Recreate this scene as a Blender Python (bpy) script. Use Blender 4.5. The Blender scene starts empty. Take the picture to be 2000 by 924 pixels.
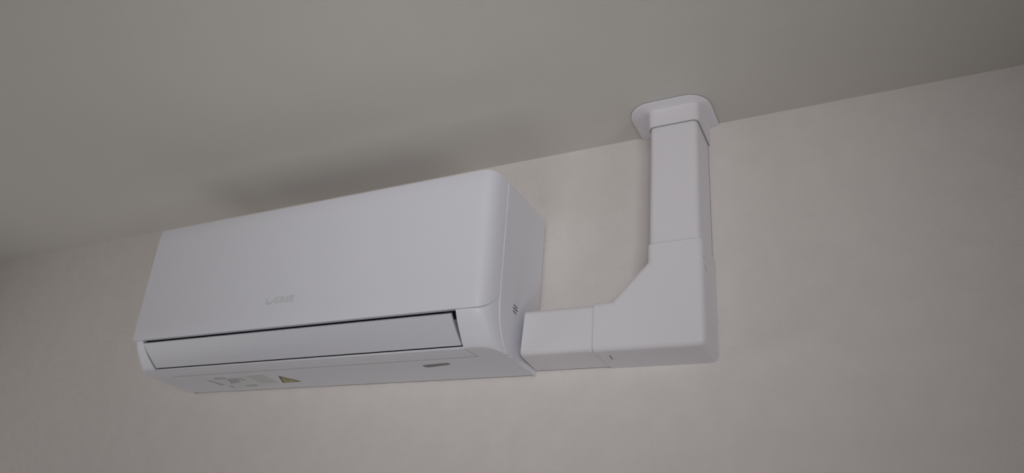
import bpy, bmesh, math
from mathutils import Vector, Matrix

C = bpy.context.scene
col = C.collection
S = 1.05            # metres per survey unit (camera-to-wall distance is one unit)
EYE = 1.78          # camera height in metres


def W(x, y, z):
    """survey coordinates (camera at 0,0,0; wall at y = 1) -> world metres"""
    return Vector((x * S, y * S, z * S + EYE))


# ------------------------------------------------------------------ camera
cam_d = bpy.data.cameras.new('camera')
cam = bpy.data.objects.new('camera', cam_d)
col.objects.link(cam)
C.camera = cam
cam_d.sensor_width = 36.0
cam_d.lens = 1433.0 / 2000.0 * 36.0
cam_d.clip_start = 0.02
Xc = Vector((0.89227119, -0.12893394, -0.43269869))     # world axes seen from the camera (x right, y down, z forward)
Yc = Vector((0.44369767, 0.42779453, 0.78747966))
Zc = Vector((0.08357327, -0.89463282, 0.43891643))
right = Vector((Xc[0], Yc[0], Zc[0]))
up = -Vector((Xc[1], Yc[1], Zc[1]))
back = -Vector((Xc[2], Yc[2], Zc[2]))
M = Matrix((right, up, back)).transposed().to_4x4()
M.translation = W(0, 0, 0)
cam.matrix_world = M

# ------------------------------------------------------------------ world, lights, exposure
w = bpy.data.worlds.new('world')
C.world = w
w.use_nodes = True
w.node_tree.nodes['Background'].inputs[0].default_value = (0.80, 0.86, 1.0, 1)
w.node_tree.nodes['Background'].inputs[1].default_value = 0.6
C.view_settings.view_transform = 'Standard'
C.view_settings.look = 'None'
C.view_settings.gamma = 1.0
C.view_settings.use_curve_mapping = False
C.view_settings.exposure = 0.0


def area(name, loc, target, size, power, color, spread=180, size_y=None):
    d = bpy.data.lights.new(name, 'AREA')
    d.energy = power
    d.color = color
    d.size = size
    d.spread = math.radians(spread)
    if size_y:
        d.shape = 'RECTANGLE'
        d.size_y = size_y
    o = bpy.data.objects.new(name, d)
    col.objects.link(o)
    o.location = loc
    o.rotation_euler = (Vector(target) - Vector(loc)).to_track_quat('-Z', 'Y').to_euler()
    return o


K = 1.11
# window daylight from behind, as two lamps beamed narrow to imitate lens falloff
area('window_light_middle', W(0.8, -2.5, -0.1), W(-0.55, 1.0, 0.4), 0.7, 1.5 * 0.40 * K, (0.985, 0.99, 1.0), 28)
area('window_light_right', W(1.2, -1.8, -0.1), W(-0.5, 1.0, 0.45), 0.6, 1.5 * 0.365 * K, (0.985, 0.99, 1.0), 35)
# added fill lamps at both sides of the room, no opening behind them
area('left_fill_light', W(-2.5, -0.8, -0.2), W(-0.4, 1.0, 0.5), 1.0, 1.5 * 0.398 * K, (1, 1, 1), 90)
area('left_corner_light', W(-2.6, 0.2, -0.2), W(-1.2, 1.0, 0.4), 1.0, 1.5 * 0.76 * K, (1, 1, 1), 90)
area('right_fill_light', W(1.3, -0.2, -0.6), W(-0.5, 0.6, 0.7), 0.6, 0.8 * 0.415 * K, (1, 1, 1), 35)
# added upward fill: one lamp for the ceiling, one imitating floor bounce
area('ceiling_fill_light', W(-0.6, -0.6, -0.3), W(-0.5, 0.6, 0.7), 0.5, 0.6 * 0.165 * K, (1, 1, 1), 50)
area('floor_bounce_fill_light', W(-1.2, -0.6, -1.65), W(-1.2, -0.6, 0.5), 2.0, 2.0 * 2.1 * K, (1, 1, 1), 110)

# ------------------------------------------------------------------ materials


def mat(name, color, rough=0.5, bump=None, mottle=0.0, mscale=3.0, spec=0.5):
    m = bpy.data.materials.new(name)
    m.use_nodes = True
    nt = m.node_tree
    b = nt.nodes['Principled BSDF']
    b.inputs['Base Color'].default_value = (*color, 1)
    b.inputs['Roughness'].default_value = rough
    b.inputs['Specular IOR Level'].default_value = spec
    tc = nt.nodes.new('ShaderNodeTexCoord')
    if mottle:
        n = nt.nodes.new('ShaderNodeTexNoise')
        n.inputs['Scale'].default_value = mscale
        n.inputs['Detail'].default_value = 5
        nt.links.new(tc.outputs['Object'], n.inputs['Vector'])
        r = nt.nodes.new('ShaderNodeMapRange')
        r.inputs['From Min'].default_value = 0.3
        r.inputs['From Max'].default_value = 0.7
        r.inputs['To Min'].default_value = 1 - mottle
        r.inputs['To Max'].default_value = 1 + mottle
        nt.links.new(n.outputs['Fac'], r.inputs['Value'])
        mx = nt.nodes.new('ShaderNodeVectorMath')
        mx.operation = 'SCALE'
        mx.inputs[0].default_value = color
        nt.links.new(r.outputs['Result'], mx.inputs['Scale'])
        nt.links.new(mx.outputs['Vector'], b.inputs['Base Color'])
    if bump:
        prev = None
        for sc, st, dist in bump:
            n = nt.nodes.new('ShaderNodeTexNoise')
            n.inputs['Scale'].default_value = sc
            n.inputs['Detail'].default_value = 4
            n.inputs['Roughness'].default_value = 0.6
            nt.links.new(tc.outputs['Object'], n.inputs['Vector'])
            bp = nt.nodes.new('ShaderNodeBump')
            bp.inputs['Strength'].default_value = st
            bp.inputs['Distance'].default_value = dist
            nt.links.new(n.outputs['Fac'], bp.inputs['Height'])
            if prev:
                nt.links.new(prev.outputs['Normal'], bp.inputs['Normal'])
            prev = bp
        nt.links.new(prev.outputs['Normal'], b.inputs['Normal'])
    return m


M_wall = mat('wall_plaster', (0.80, 0.75, 0.725), 0.95, [(300, 0.7, 0.0016), (90, 0.45, 0.0025), (9, 0.12, 0.01)], 0.02, 30, 0.2)
M_ceil = mat('ceiling_paint', (0.70, 0.672, 0.632), 0.95, [(4, 0.2, 0.02), (160, 0.08, 0.001)], 0.015, 2.2, 0.2)
M_floor = mat('floor_wood', (0.40, 0.34, 0.28), 0.5, None, 0.08, 4)
M_ac = mat('white_abs_plastic', (0.825, 0.822, 0.885), 0.38, [(900, 0.03, 0.0003)])
M_bezel = mat('white_frame_plastic', (0.80, 0.80, 0.86), 0.42, [(900, 0.03, 0.0003)])
M_side = mat('white_casing_plastic', (0.80, 0.80, 0.86), 0.5, [(900, 0.03, 0.0003)])
M_louv = mat('louver_plastic', (0.665, 0.66, 0.71), 0.35)  # same white plastic as the body, darkened to imitate its downward-facing shade
M_duct = mat('white_pvc', (0.84, 0.815, 0.86), 0.45, [(700, 0.03, 0.0003)])
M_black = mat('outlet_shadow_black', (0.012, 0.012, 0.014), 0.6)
M_slot = mat('dark_grey_plastic', (0.10, 0.10, 0.11), 0.5)
M_disp = mat('smoked_display', (0.17, 0.165, 0.17), 0.4)
M_logo = mat('pale_grey_print', (0.66, 0.665, 0.69), 0.45)
M_lbl = mat('label_film', (0.75, 0.75, 0.775), 0.5)
M_print = mat('label_grey_print', (0.52, 0.52, 0.53), 0.6)
M_yel = mat('warning_yellow', (0.55, 0.50, 0.20), 0.5)
M_ink = mat('warning_ink', (0.10, 0.09, 0.07), 0.6)
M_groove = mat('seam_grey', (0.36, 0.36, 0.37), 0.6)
M_plate = mat('galvanised_plate', (0.22, 0.22, 0.23), 0.6)

# ------------------------------------------------------------------ helpers


def link(name, bm, m, parent=None, smooth=True, angle=35):
    bmesh.ops.recalc_face_normals(bm, faces=bm.faces)
    me = bpy.data.meshes.new(name)
    bm.to_mesh(me)
    bm.free()
    me.materials.append(m)
    if smooth:
        me.polygons.foreach_set('use_smooth', [True] * len(me.polygons))
        me.set_sharp_from_angle(angle=math.radians(angle))
    o = bpy.data.objects.new(name, me)
    col.objects.link(o)
    if parent:
        o.parent = parent
        o.matrix_parent_inverse = Matrix.Translation(-parent.location)
    return o


def tag(o, label, cat, group=None):
    o['label'] = label
    o['category'] = cat
    if group:
        o['group'] = group


def thing(name, loc, label, cat, group=None):
    o = bpy.data.objects.new(name, None)
    o.empty_display_size = 0.05
    o.location = loc
    col.objects.link(o)
    tag(o, label, cat, group)
    return o


def prism(bm, pts0, pts1):
    """closed solid between two matching loops of world points"""
    a = [bm.verts.new(p) for p in pts0]
    b = [bm.verts.new(p) for p in pts1]
    n = len(a)
    bm.faces.new(a)
    bm.faces.new(b[::-1])
    for i in range(n):
        bm.faces.new((a[i], b[i], b[(i + 1) % n], a[(i + 1) % n]))
    return a, b


def box_bm(x0, x1, y0, y1, z0, z1, bevel=0, seg=3, bm=None):
    bm = bm or bmesh.new()
    p = [(x0, y0), (x1, y0), (x1, y1), (x0, y1)]
    a, b = prism(bm, [W(x, y, z0) for x, y in p], [W(x, y, z1) for x, y in p])
    if bevel:
        bmesh.ops.bevel(bm, geom=bm.edges[:], offset=bevel * S, segments=seg, affect='EDGES', profile=0.5)
    return bm


def boolean_cut(o, cutter):
    md = o.modifiers.new('cut', 'BOOLEAN')
    md.operation = 'DIFFERENCE'
    md.solver = 'EXACT'
    md.object = cutter
    dg = bpy.context.evaluated_depsgraph_get()
    me = bpy.data.meshes.new_from_object(o.evaluated_get(dg))
    o.modifiers.clear()
    o.data = me
    me.polygons.foreach_set('use_smooth', [True] * len(me.polygons))
    me.set_sharp_from_angle(angle=math.radians(35))
    bpy.data.objects.remove(cutter)


# ------------------------------------------------------------------ room
ZC = 0.7090                      # ceiling height in survey units
FZ = -EYE / S


def struct(name, bm, m):
    o = link(name, bm, m, smooth=False)
    o['kind'] = 'structure'
    return o


RX0, RX1, RY0 = -2.9, 1.7, -3.0
struct('floor', box_bm(RX0 - .1, RX1 + .1, RY0 - .1, 1.1, FZ - .1, FZ), M_floor)
struct('ceiling', box_bm(RX0 - .1, RX1 + .1, RY0 - .1, 1.1, ZC, ZC + .1), M_ceil)
struct('wall_back', box_bm(RX0 - .1, RX1 + .1, 1.0, 1.1, FZ, ZC), M_wall)
struct('wall_left', box_bm(RX0 - .1, RX0, RY0, 1.0, FZ, ZC), M_wall)
struct('wall_right', box_bm(RX1, RX1 + .1, RY0, 1.0, FZ, ZC), M_wall)
struct('wall_front', box_bm(RX0 - .1, RX1 + .1, RY0 - .1, RY0, FZ, ZC), M_wall)

# ------------------------------------------------------------------ air conditioner
XL, XR = -1.2317, -0.4840
ac = thing('air_conditioner', W((XL + XR) / 2, 1.0, 0.3065),
           'white split air conditioner indoor unit mounted high on the wall, louver closed, below the ceiling', 'air conditioner')


def interp(tab, t):
    for (a, va), (b, vb) in zip(tab, tab[1:]):
        if a <= t <= b:
            return va + (vb - va) * (t - a) / (b - a)
    return tab[0][1] if t < tab[0][0] else tab[-1][1]


def zbot(y):
    return 0.311 - (y - 0.862) * 0.0326


def plan(xl, xr, yf, ys, rx, n=12, inset=0.0, p=2.3):
    """front outline in plan from the left seam round both corners to the right seam"""
    ry = max(ys - yf, 0.002)
    out = []
    for i in range(n + 1):
        a = math.pi / 2 * i / n
        cx = math.cos(a) ** (2 / p) if math.cos(a) > 1e-9 else 0
        sy = math.sin(a) ** (2 / p) if math.sin(a) > 1e-9 else 0
        out.append((xl + rx - rx * cx, ys - ry * sy))
    right_side = [(xl + xr - x, y) for x, y in out[::-1]]
    return out + right_side


# rear casing, a solid between the seam and the wall
bm = bmesh.new()
prof = [(0.9096, zbot(0.9096) + .0008), (0.9106, zbot(0.9106)), (0.9925, zbot(0.9925)), (0.9955, 0.309),
        (0.9955, 0.5705), (0.992, 0.5743), (0.864, 0.5743), (0.8572, 0.5730), (0.8615, 0.45), (0.8640, 0.38), (0.8670, 0.36),
        (0.8730, 0.343), (0.8800, 0.330), (0.8880, 0.3205), (0.8960, 0.3138), (0.8990, zbot(0.899) + .0008)]
prism(bm, [W(XL, y, z) for y, z in prof], [W(XR, y, z) for y, z in prof])
ends = [e for e in bm.edges if abs(e.verts[0].co.x - e.verts[1].co.x) < 1e-6 and min(v.co.y for v in e.verts) > 0.98 * S]
bmesh.ops.bevel(bm, geom=ends, offset=0.0025 * S, segments=3, affect='EDGES', profile=0.5)
casing = link('casing', bm, M_side, ac)
casing['label'] = 'matte grey-white rear casing of the unit'

# mounting plate behind the casing
plate = link('mounting_plate', box_bm(XL + .008, XR - .008, 0.994, 1.0, 0.314, 0.566), M_plate, ac)

# flared foot of the casing at its lower rear corners
for s_ in (-1, 1):
    xe = XR if s_ > 0 else XL
    bm = bmesh.new()
    a = [(xe - s_ * .004, .93, .3120), (xe - s_ * .004, .93, .3092), (xe - s_ * .004, .9995, .3066), (xe - s_ * .004, .9995, .3200)]
    b = [(xe + s_ * .0004, .94, .3120), (xe + s_ * .0004, .94, .3092), (xe, .9995, .3066), (xe, .9995, .3200)]
    prism(bm, [W(*q) for q in a], [W(*q) for q in b])
    link('casing_foot', bm, M_side, ac)

# front frame: everything round the louver, between the panel and the rear casing
YF = [(0.3106, 0.8640), (0.3113, 0.8622), (0.3135, 0.8595), (0.318, 0.8555), (0.326, 0.8490), (0.336, 0.8415), (0.346, 0.8345),
      (0.356, 0.8290), (0.366, 0.8275), (0.45, 0.8240), (0.568, 0.8185), (0.5725, 0.8195), (0.5740, 0.8230)]
YS = [(0.3106, 0.8985), (0.3135, 0.8960), (0.320, 0.8880), (0.330, 0.8800), (0.343, 0.8730), (0.36, 0.8670), (0.38, 0.8640), (0.45, 0.8615), (0.5740, 0.8570)]
bm = bmesh.new()
rings = []
zs = [t for t, _ in YF[:9]] + [0.40, 0.45, 0.50, 0.55, 0.568, 0.5725, 0.5740]
OUT = -0.0016
for z in zs:
    yf, ys = interp(YF, z), interp(YS, z)
    fl = 0.0
    o_ = plan(XL - OUT, XR + OUT, yf, ys, 0.030)
    o_ = [(XL + .005, ys + .012)] + [(XL + .003, ys + .0015)] + o_ + [(XR - .003, ys + .0015)] + [(XR - .005, ys + .012)]
    if z < 0.312:
        o_ = [(x, y) for x, y in o_]
    rings.append([bm.verts.new(W(x, y, z if z > .3107 else zbot(y))) for x, y in o_])
for r0, r1 in zip(rings, rings[1:]):
    n = len(r0)
    for i in range(n):
        bm.faces.new((r0[i], r0[(i + 1) % n], r1[(i + 1) % n], r1[i]))
bm.faces.new(rings[0])
bm.faces.new(rings[-1][::-1])
bezel = link('front_frame', bm, M_bezel, ac)

# opening for the louver
bm = bmesh.new()
cp = [(0.78, 0.3592), (0.885, 0.3592), (0.885, 0.3215), (0.8632, 0.3140), (0.8632, 0.29), (0.78, 0.29)]


def cut_left(z):
    return -1.1785 - (max(z, .311) - .311) * 0.30


a, b = prism(bm, [W(cut_left(z), y, z) for y, z in cp], [W(-0.5352, y, z) for y, z in cp])
cutter = link('cutter', bm, M_bezel)
boolean_cut(bezel, cutter)

# air outlet behind the louver, its shade painted in as black
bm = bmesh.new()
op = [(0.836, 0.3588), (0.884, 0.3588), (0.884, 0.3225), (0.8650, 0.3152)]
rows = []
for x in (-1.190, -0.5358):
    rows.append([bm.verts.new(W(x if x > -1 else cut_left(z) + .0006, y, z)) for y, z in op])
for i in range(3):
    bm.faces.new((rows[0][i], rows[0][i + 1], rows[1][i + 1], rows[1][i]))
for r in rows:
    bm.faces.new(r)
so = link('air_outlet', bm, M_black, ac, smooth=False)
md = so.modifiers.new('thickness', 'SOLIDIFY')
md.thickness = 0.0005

# louver: slightly bowed slab, ends tapering
bm = bmesh.new()
sec = []
N = 8
for i in range(N + 1):
    t = i / N
    y = 0.8295 + (0.8578 - 0.8295) * t
    z = 0.3522 + (0.3140 - 0.3522) * t
    bow = 0.0016 * math.sin(math.pi * t)
    sec.append((y - bow * 0.77, z - bow * 0.64))
inner = [(y + 0.0032, z + 0.0028) for y, z in sec[::-1]]


def lx(side, z):
    t = (z - 0.3140) / 0.0382
    return (-1.1730 - 0.0170 * t) if side < 0 else (-0.5368 - 0.0062 * t)


loop = sec + inner
prism(bm, [W(lx(-1, z), y, z) for y, z in loop], [W(lx(1, z), y, z) for y, z in loop])
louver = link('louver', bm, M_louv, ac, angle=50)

# front panel shell with rounded lower corners
bm = bmesh.new()
PT, PB = 0.5750, 0.3572
outer, innr = [], []
NZ = 16
base = plan(XL + 0.0010, XR - 0.0010, 0.0, 1.0, 0.028, n=16, p=2.8)     # y here is 0 (front) .. 1 (seam)
# extra columns along the flat front
mid = [(XL + .03 + (XR - XL - .06) * k / 10, 0.0) for k in range(1, 10)]
h = len(base) // 2
base = base[:h] + mid + base[h:]
for j in range(NZ + 1):
    ro, ri = [], []
    for x, q in base:
        zb = PB + 0.030 * (q ** 1.3)
        t = j / NZ
        z = zb + (PT - 0.0006 * q - zb) * t
        yf = 0.8222 + (0.8108 - 0.8222) * (z - PB) / (PT - PB)
        if z > PT - 0.007:
            yf += 0.003 * ((z - PT + 0.007) / 0.007) ** 2
        if z < PB + 0.004:
            yf += 0.0018 * ((PB + 0.004 - z) / 0.004) ** 2
        ys = interp(YS, z) - 0.0015
        y = yf + (ys - yf) * q
        ro.append(bm.verts.new(W(x, y, z)))
        cx = (XL + XR) / 2
        sx = 1 - 0.0022 / (XR - cx)
        ri.append(bm.verts.new(W(cx + (x - cx) * sx, min(y + 0.006 * (1 - q) + 0.0005, ys), z)))
    outer.append(ro)
    innr.append(ri)
nx = len(base)
for j in range(NZ):
    for i in range(nx - 1):
        bm.faces.new((outer[j][i], outer[j][i + 1], outer[j + 1][i + 1], outer[j + 1][i]))
        bm.faces.new((innr[j][i], innr[j + 1][i], innr[j + 1][i + 1], innr[j][i + 1]))
for i in range(nx - 1):
    for j in (0, NZ):
        bm.faces.new((outer[j][i], outer[j][i + 1], innr[j][i + 1], innr[j][i]))
for j in range(NZ):
    for i in (0, nx - 1):
        bm.faces.new((outer[j][i], outer[j + 1][i], innr[j + 1][i], innr[j][i]))
panel = link('front_panel', bm, M_ac, ac, angle=40)
panel['label'] = 'plain white glossy front panel'

# brand lettering and its round mark, pale grey on the panel


def panel_y(z):
    return 0.8222 + (0.8108 - 0.8222) * (z - PB) / (PT - PB)


cu = bpy.data.curves.new('brand_lettering', 'FONT')
cu.body = 'GREE'
cu.size = 0.0155 * S
cu.extrude = 0.0002
cu.offset = 0.00025
cu.space_character = 1.08
tmp = bpy.data.objects.new('tmp_text', cu)
col.objects.link(tmp)
dg = bpy.context.evaluated_depsgraph_get()
me = bpy.data.meshes.new_from_object(tmp.evaluated_get(dg))
bpy.data.objects.remove(tmp)
me.materials.clear()
me.materials.append(M_logo)
logo = bpy.data.objects.new('brand_lettering', me)
col.objects.link(logo)
logo.parent = panel
tilt = math.atan2(0.8108 - 0.8222, PT - PB)
L0 = W(-0.8835, panel_y(0.3965) - 0.0002, 0.3965)
logo.matrix_world = Matrix.Translation(L0) @ Matrix.Rotation(math.pi / 2 + math.atan2(0.0114, 0.2145), 4, 'X')
wd = max(v.co.x for v in me.vertices) - min(v.co.x for v in me.vertices)
for v in me.vertices:
    v.co.x *= 0.0425 * S / wd
logo['label'] = 'pale grey brand lettering'
bm = bmesh.new()


def mark_ring(a0, a1, r0, r1, cx, cz, n=20):
    outl, inl = [], []
    for i in range(n + 1):
        a = math.radians(a0 + (a1 - a0) * i / n)
        tt = i / n
        w_ = (r0 - r1) * (0.35 + 0.65 * math.sin(math.pi * tt))
        outl.append((cx + r0 * math.cos(a), cz + r0 * 0.85 * math.sin(a)))
        inl.append((cx + (r0 - w_) * math.cos(a), cz + (r0 - w_) * 0.85 * math.sin(a)))
    for i in range(n):
        q = [outl[i], outl[i + 1], inl[i + 1], inl[i]]
        prism(bm, [W(x, panel_y(z) - .0003, z) for x, z in q], [W(x, panel_y(z) + .0005, z) for x, z in q])


mark_ring(110, 395, 0.0078, 0.0050, -0.8935, 0.4015)
mark_ring(150, 330, 0.0042, 0.0018, -0.8925, 0.4010, 12)
bmk = link('brand_mark', bm, M_logo, panel, smooth=False)
bmk['label'] = 'pale grey round brand mark'

# underside details -------------------------------------------------


def under(name, polys, m, th=0.0004, parent=ac, lift=0.0):
    bm = bmesh.new()
    for q in polys:
        prism(bm, [W(x, y, zbot(y) - th - lift) for x, y in q], [W(x, y, zbot(y) + 0.0006) for x, y in q])
    return link(name, bm, m, parent, smooth=False)


# thin seam of the fascia strip behind the louver
sm = under('fascia_seam', [[(-1.1745, .8976), (-0.5310, .8976), (-0.5310, .8990), (-1.1745, .8990)],
                           [(-0.5346, .8640), (-0.5336, .8640), (-0.5306, .8990), (-0.5318, .8990)]], M_groove, 0.0001)
dw = under('display_window', [[(-0.6435, .9225), (-0.640, .9195), (-0.5975, .9165), (-0.5925, .9180), (-0.5920, .9215), (-0.597, .9245),
                               (-0.6360, .9300), (-0.6410, .9285)]], M_disp, 0.0003)
dw['label'] = 'dark grey display window'

lab = under('information_label', [[(-1.1240, .9240), (-0.9790, .9120), (-0.9690, .9185), (-0.9690, .9570), (-0.9850, .9690), (-1.0600, .9800), (-1.1100, .9830)]], M_lbl, 0.0002)
lab['label'] = 'pale information label with faint grey print'
pr = [
    [(-1.0902, .9161), (-1.0635, .9186), (-1.0679, .9258), (-1.0961, .9246)],
    [(-1.1190, .9272), (-1.1124, .9267), (-1.1022, .9562), (-1.1150, .9585)],
    [(-1.0679, .9262), (-1.0409, .9262), (-1.0519, .9464), (-1.0833, .9531)],
    [(-1.0400, .9262), (-1.0324, .9267), (-1.0321, .9401), (-1.0402, .9407)],
    [(-1.0976, .9625), (-1.0907, .9635), (-1.0954, .9744), (-1.1030, .9741)],
    [(-1.0579, .9642), (-1.0305, .9635), (-1.0355, .9718), (-1.0611, .9713)],
]
for y0 in (0.9190, 0.9275, 0.9360, 0.9445, 0.9525):
    pr.append([(-1.0128, y0), (-0.9745, y0), (-0.9745, y0 + .003), (-1.0128, y0 + .003)])
for q in pr:
    under('label_print', [q], M_print, 0.00022, lab, 0.0001)

tri = [(-0.9452, .9275), (-0.9665, .9630), (-0.9235, .9615)]
cxy = (sum(p[0] for p in tri) / 3, sum(p[1] for p in tri) / 3)
wl = under('warning_label', [tri], M_ink, 0.0003)
wl['label'] = 'yellow and black triangular warning sticker'


def shrink(k):
    return [(cxy[0] + (x - cxy[0]) * k, cxy[1] + (y - cxy[1]) * k) for x, y in tri]


under('warning_field', [shrink(0.70)], M_yel, 0.0003, wl, 0.0003)
under('warning_symbol', [[(-.9462, .9415), (-.9432, .9415), (-.9440, .9520), (-.9458, .9520)], [(-.9458, .9535), (-.9440, .9535), (-.9440, .9560), (-.9458, .9560)]],
      M_ink, 0.0003, wl, 0.0006)

# three short slanted vent slots on the right side
for (y0, z0), (y1, z1) in (((.9052, .3892), (.9193, .3880)), ((.9035, .3845), (.9202, .3834)), ((.9044, .3796), (.9168, .3780))):
    bm = bmesh.new()
    h_ = 0.0010
    q = [(y0, z0 + h_ * .3), (y0 + .003, z0 + h_), (y1 - .003, z1 + h_), (y1, z1 + h_ * .3), (y1, z1 - h_ * .3), (y1 - .003, z1 - h_), (y0 + .003, z0 - h_), (y0, z0 - h_ * .3)]
    prism(bm, [W(XR - .002, y, z) for y, z in q], [W(XR + .0003, y, z) for y, z in q])
    v = link('vent_slot', bm, M_slot, ac, smooth=False)
    v['label'] = 'small dark slanted slot on the side'

# ------------------------------------------------------------------ pipe ducting
DF = 0.9190     # front face of the duct


def bevel_sel(bm, cond, off, seg=5):
    es = [e for e in bm.edges if cond(e)]
    bmesh.ops.bevel(bm, geom=es, offset=off * S, segments=seg, affect='EDGES', profile=0.5)


def isfront(e, yf):
    return all(abs(v.co.y - yf * S) < 1e-5 for v in e.verts)


# vertical duct
DX0, DX1 = -0.2818, -0.2088
bm = bmesh.new()
fb, ft = 0.9185, 0.9243            # the cover leans back very slightly towards the ceiling
prism(bm, [W(x, y, 0.455) for x, y in ((DX0, fb), (DX1, fb), (DX1, .9995), (DX0, .9995))],
      [W(x, y, 0.674) for x, y in ((DX0, ft), (DX1, ft), (DX1, .9995), (DX0, .9995))])
bevel_sel(bm, lambda e: all(v.co.y < 0.95 * S for v in e.verts) and abs(e.verts[0].co.z - e.verts[1].co.z) > .01, 0.0085)
vd = thing('vertical_duct', W(-0.245, 1.0, 0.455), 'straight white vertical pipe duct rising from the elbow to the ceiling collar', 'duct')
link('duct_cover', bm, M_duct, vd)
link('wall_trough', box_bm(DX0 - .0003, DX1 + .0003, 0.9975, 1.0, 0.470, 0.695), M_groove, vd)

# horizontal duct
HZ0, HZ1 = 0.3148, 0.3838
bm = bmesh.new()
prism(bm, [W(x, y, HZ0) for x, y in ((-0.4735, DF), (-0.350, DF), (-0.350, .9995), (-0.4835, .9995))],
      [W(x, y, HZ1) for x, y in ((-0.4708, DF), (-0.350, DF), (-0.350, .9995), (-0.4835, .9995))])
bevel_sel(bm, lambda e: isfront(e, DF) and abs(e.verts[0].co.x - e.verts[1].co.x) > .05, 0.0085)
hd = thing('horizontal_duct', W(-0.42, 1.0, 0.3148), 'short white horizontal pipe duct between the air conditioner and the elbow', 'duct')
link('duct_cover', bm, M_duct, hd)
link('wall_trough', box_bm(-0.4830, -0.365, 0.9975, 1.0, HZ0 - .0002, HZ1 + .0003), M_groove, hd)

# elbow: outline in the wall plane, rounded towards the room except at its two mouths
EF = 0.9165
arc = [(-0.2052 - .011 + .011 * math.cos(a), 0.3130 + .011 + .011 * math.sin(a)) for a in [-math.pi / 2 + math.pi / 2 * k / 6 for k in range(7)]]
ep = arc + [(-0.2052, 0.4662), (-0.2840, 0.4662), (-0.2840, 0.4400), (-0.3345, 0.3866), (-0.3608, 0.3866), (-0.3608, 0.3130)]
mouth = {len(arc), len(arc) + 4}          # index of the edge that starts at this point


def inset_poly(poly, d):
    n = len(poly)
    out = []
    for i in range(n):
        def line(k):
            (x0, z0), (x1, z1) = poly[k % n], poly[(k + 1) % n]
            dx, dz = x1 - x0, z1 - z0
            l = math.hypot(dx, dz)
            dd = 0.0 if (k % n) in mouth else d
            return x0 - dz / l * dd, z0 + dx / l * dd, dx / l, dz / l
        ax, az, adx, adz = line(i - 1)
        bx, bz, bdx, bdz = line(i)
        den = adx * bdz - adz * bdx
        if abs(den) < 1e-6:
            out.append((bx, bz))
            continue
        t = ((bx - ax) * bdz - (bz - az) * bdx) / den
        out.append((ax + adx * t, az + adz * t))
    return out


ROUND = 0.0092
bm = bmesh.new()
rings = [[bm.verts.new(W(x, .9995, z)) for x, z in ep]]
for k in range(7):
    a = math.pi / 2 * k / 6
    pl_ = inset_poly(ep, ROUND * (1 - math.cos(a)))
    y = EF + ROUND - ROUND * math.sin(a)
    rings.append([bm.verts.new(W(x, y, z)) for x, z in pl_])
for r0, r1 in zip(rings, rings[1:]):
    n = len(r0)
    for i in range(n):
        bm.faces.new((r0[i], r0[(i + 1) % n], r1[(i + 1) % n], r1[i]))
bm.faces.new(rings[0])
bm.faces.new(rings[-1][::-1])
el = thing('duct_elbow', W(-0.24, 1.0, 0.3130), 'white right-angle duct elbow with chamfered inner corner joining both ducts', 'duct elbow')
link('elbow_cover', bm, M_duct, el, angle=28)
# thin shadow gap at each mouth
bm = bmesh.new()
sl = [(DX0 - .0008, .9990), (DX0 - .0008, fb + .004), (DX0 + .004, fb - .0010), (DX1 - .004, fb - .0010), (DX1 + .0008, fb + .004), (DX1 + .0008, .9990)]
prism(bm, [W(x, y, .4660) for x, y in sl], [W(x, y, .4668) for x, y in sl])
link('mouth_gap', bm, M_groove, el, smooth=False)
bm = bmesh.new()
sl = [(HZ0 - .0006, .9990), (HZ0 - .0006, DF + .004), (HZ0 + .004, DF - .0012), (HZ1 - .004, DF - .0012), (HZ1 + .0006, DF + .004), (HZ1 + .0006, .9990)]
prism(bm, [W(-.3616, y, z) for z, y in sl], [W(-.3606, y, z) for z, y in sl])
link('mouth_gap', bm, M_groove, el, smooth=False)
for pts in (((.9238, .4418), (.9262, .4405), (.9272, .4380), (.9245, .4395)), ((.9285, .4300), (.9310, .4295), (.9395, .4245), (.9385, .4238))):
    bm = bmesh.new()
    prism(bm, [W(-.2062, y, z) for y, z in pts], [W(-.2050, y, z) for y, z in pts])
    link('clip_notch', bm, M_groove, el, smooth=False)
bm = bmesh.new()
pts = [(-.3442, .9400), (-.3428, .9400), (-.3450, .9580), (-.3464, .9580)]
prism(bm, [W(x, y, .3128) for x, y in pts], [W(x, y, .3140) for x, y in pts])
link('clip_notch', bm, M_slot, el, smooth=False)

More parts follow.
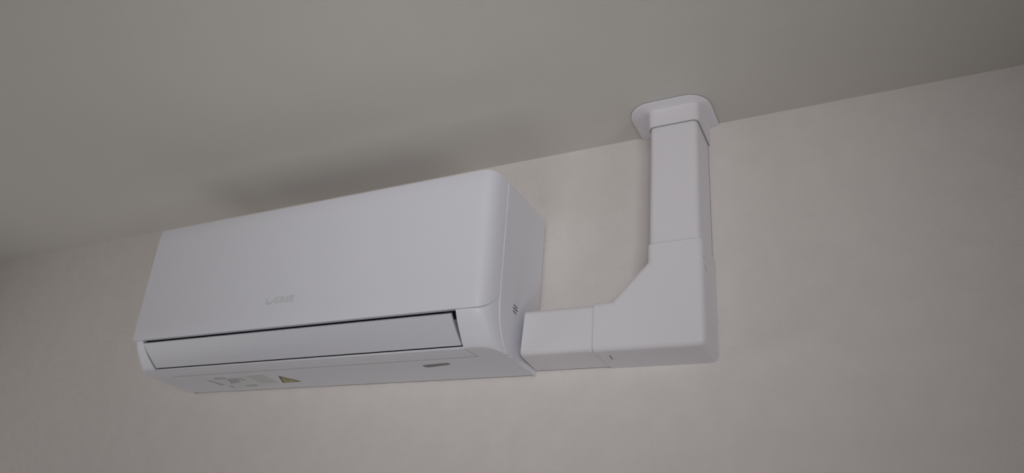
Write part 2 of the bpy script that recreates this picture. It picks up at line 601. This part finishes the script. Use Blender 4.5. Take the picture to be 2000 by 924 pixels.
# ceiling collar: domed flange on the ceiling, sleeve round the duct
fl = thing('ceiling_collar', W(-0.2455, 1.0, ZC), 'white ceiling collar with rounded flange around the top of the vertical duct', 'duct collar')


def ring(x0, x1, y0, r, n=10):
    pts = [(x0, .9995)]
    for c0, cx in ((math.pi, x0 + r), (1.5 * math.pi, x1 - r)):
        for k in range(n + 1):
            a = c0 + math.pi / 2 * k / n
            pts.append((cx + r * math.cos(a), y0 + r + r * math.sin(a)))
    pts.append((x1, .9995))
    return pts


def loft(name, levels, ang=40):
    bm = bmesh.new()
    rr = [[bm.verts.new(W(x, y, z)) for x, y in ring(*g)] for z, g in levels]
    for r0, r1 in zip(rr, rr[1:]):
        n = len(r0)
        for k in range(n):
            bm.faces.new((r0[k], r0[(k + 1) % n], r1[(k + 1) % n], r1[k]))
    bm.faces.new(rr[0])
    bm.faces.new(rr[-1][::-1])
    return link(name, bm, M_duct, fl, angle=ang)


FX0, FX1, FY0 = -0.3170, -0.1900, 0.9085
loft('flange', [(ZC - .0007, (FX0, FX1, FY0, .036)), (ZC - .0026, (FX0, FX1, FY0, .036)), (ZC - .0034, (FX0 + .0012, FX1 - .0012, FY0 + .0012, .035)),
                (ZC - .0044, (FX0 + .012, FX1 - .006, FY0 + .005, .029)), (ZC - .0060, (-0.2880, -0.2030, 0.9190, .013)),
                (ZC - .0074, (-0.2856, -0.2052, 0.9216, .0105)), (ZC - .0130, (-0.2850, -0.2056, 0.9222, .0095))])
loft('flange_contact_shade', [(ZC - .0001, (FX0 - .0006, FX1 + .0006, FY0 - .0006, .0365)), (ZC - .0006, (FX0 - .0006, FX1 + .0006, FY0 - .0006, .0365))]).data.materials[0] = M_groove  # thin grey rim painted in place of the flange's contact shadow on the ceiling
loft('sleeve', [(ZC - .0125, (-0.2850, -0.2056, 0.9222, .0095)), (0.6705, (-0.2848, -0.2058, 0.9216, .0095))])
loft('sleeve_gap', [(0.6707, (-0.2838, -0.2068, 0.9225, .0095)), (0.6697, (-0.2838, -0.2068, 0.9225, .0095))]).data.materials[0] = M_groove
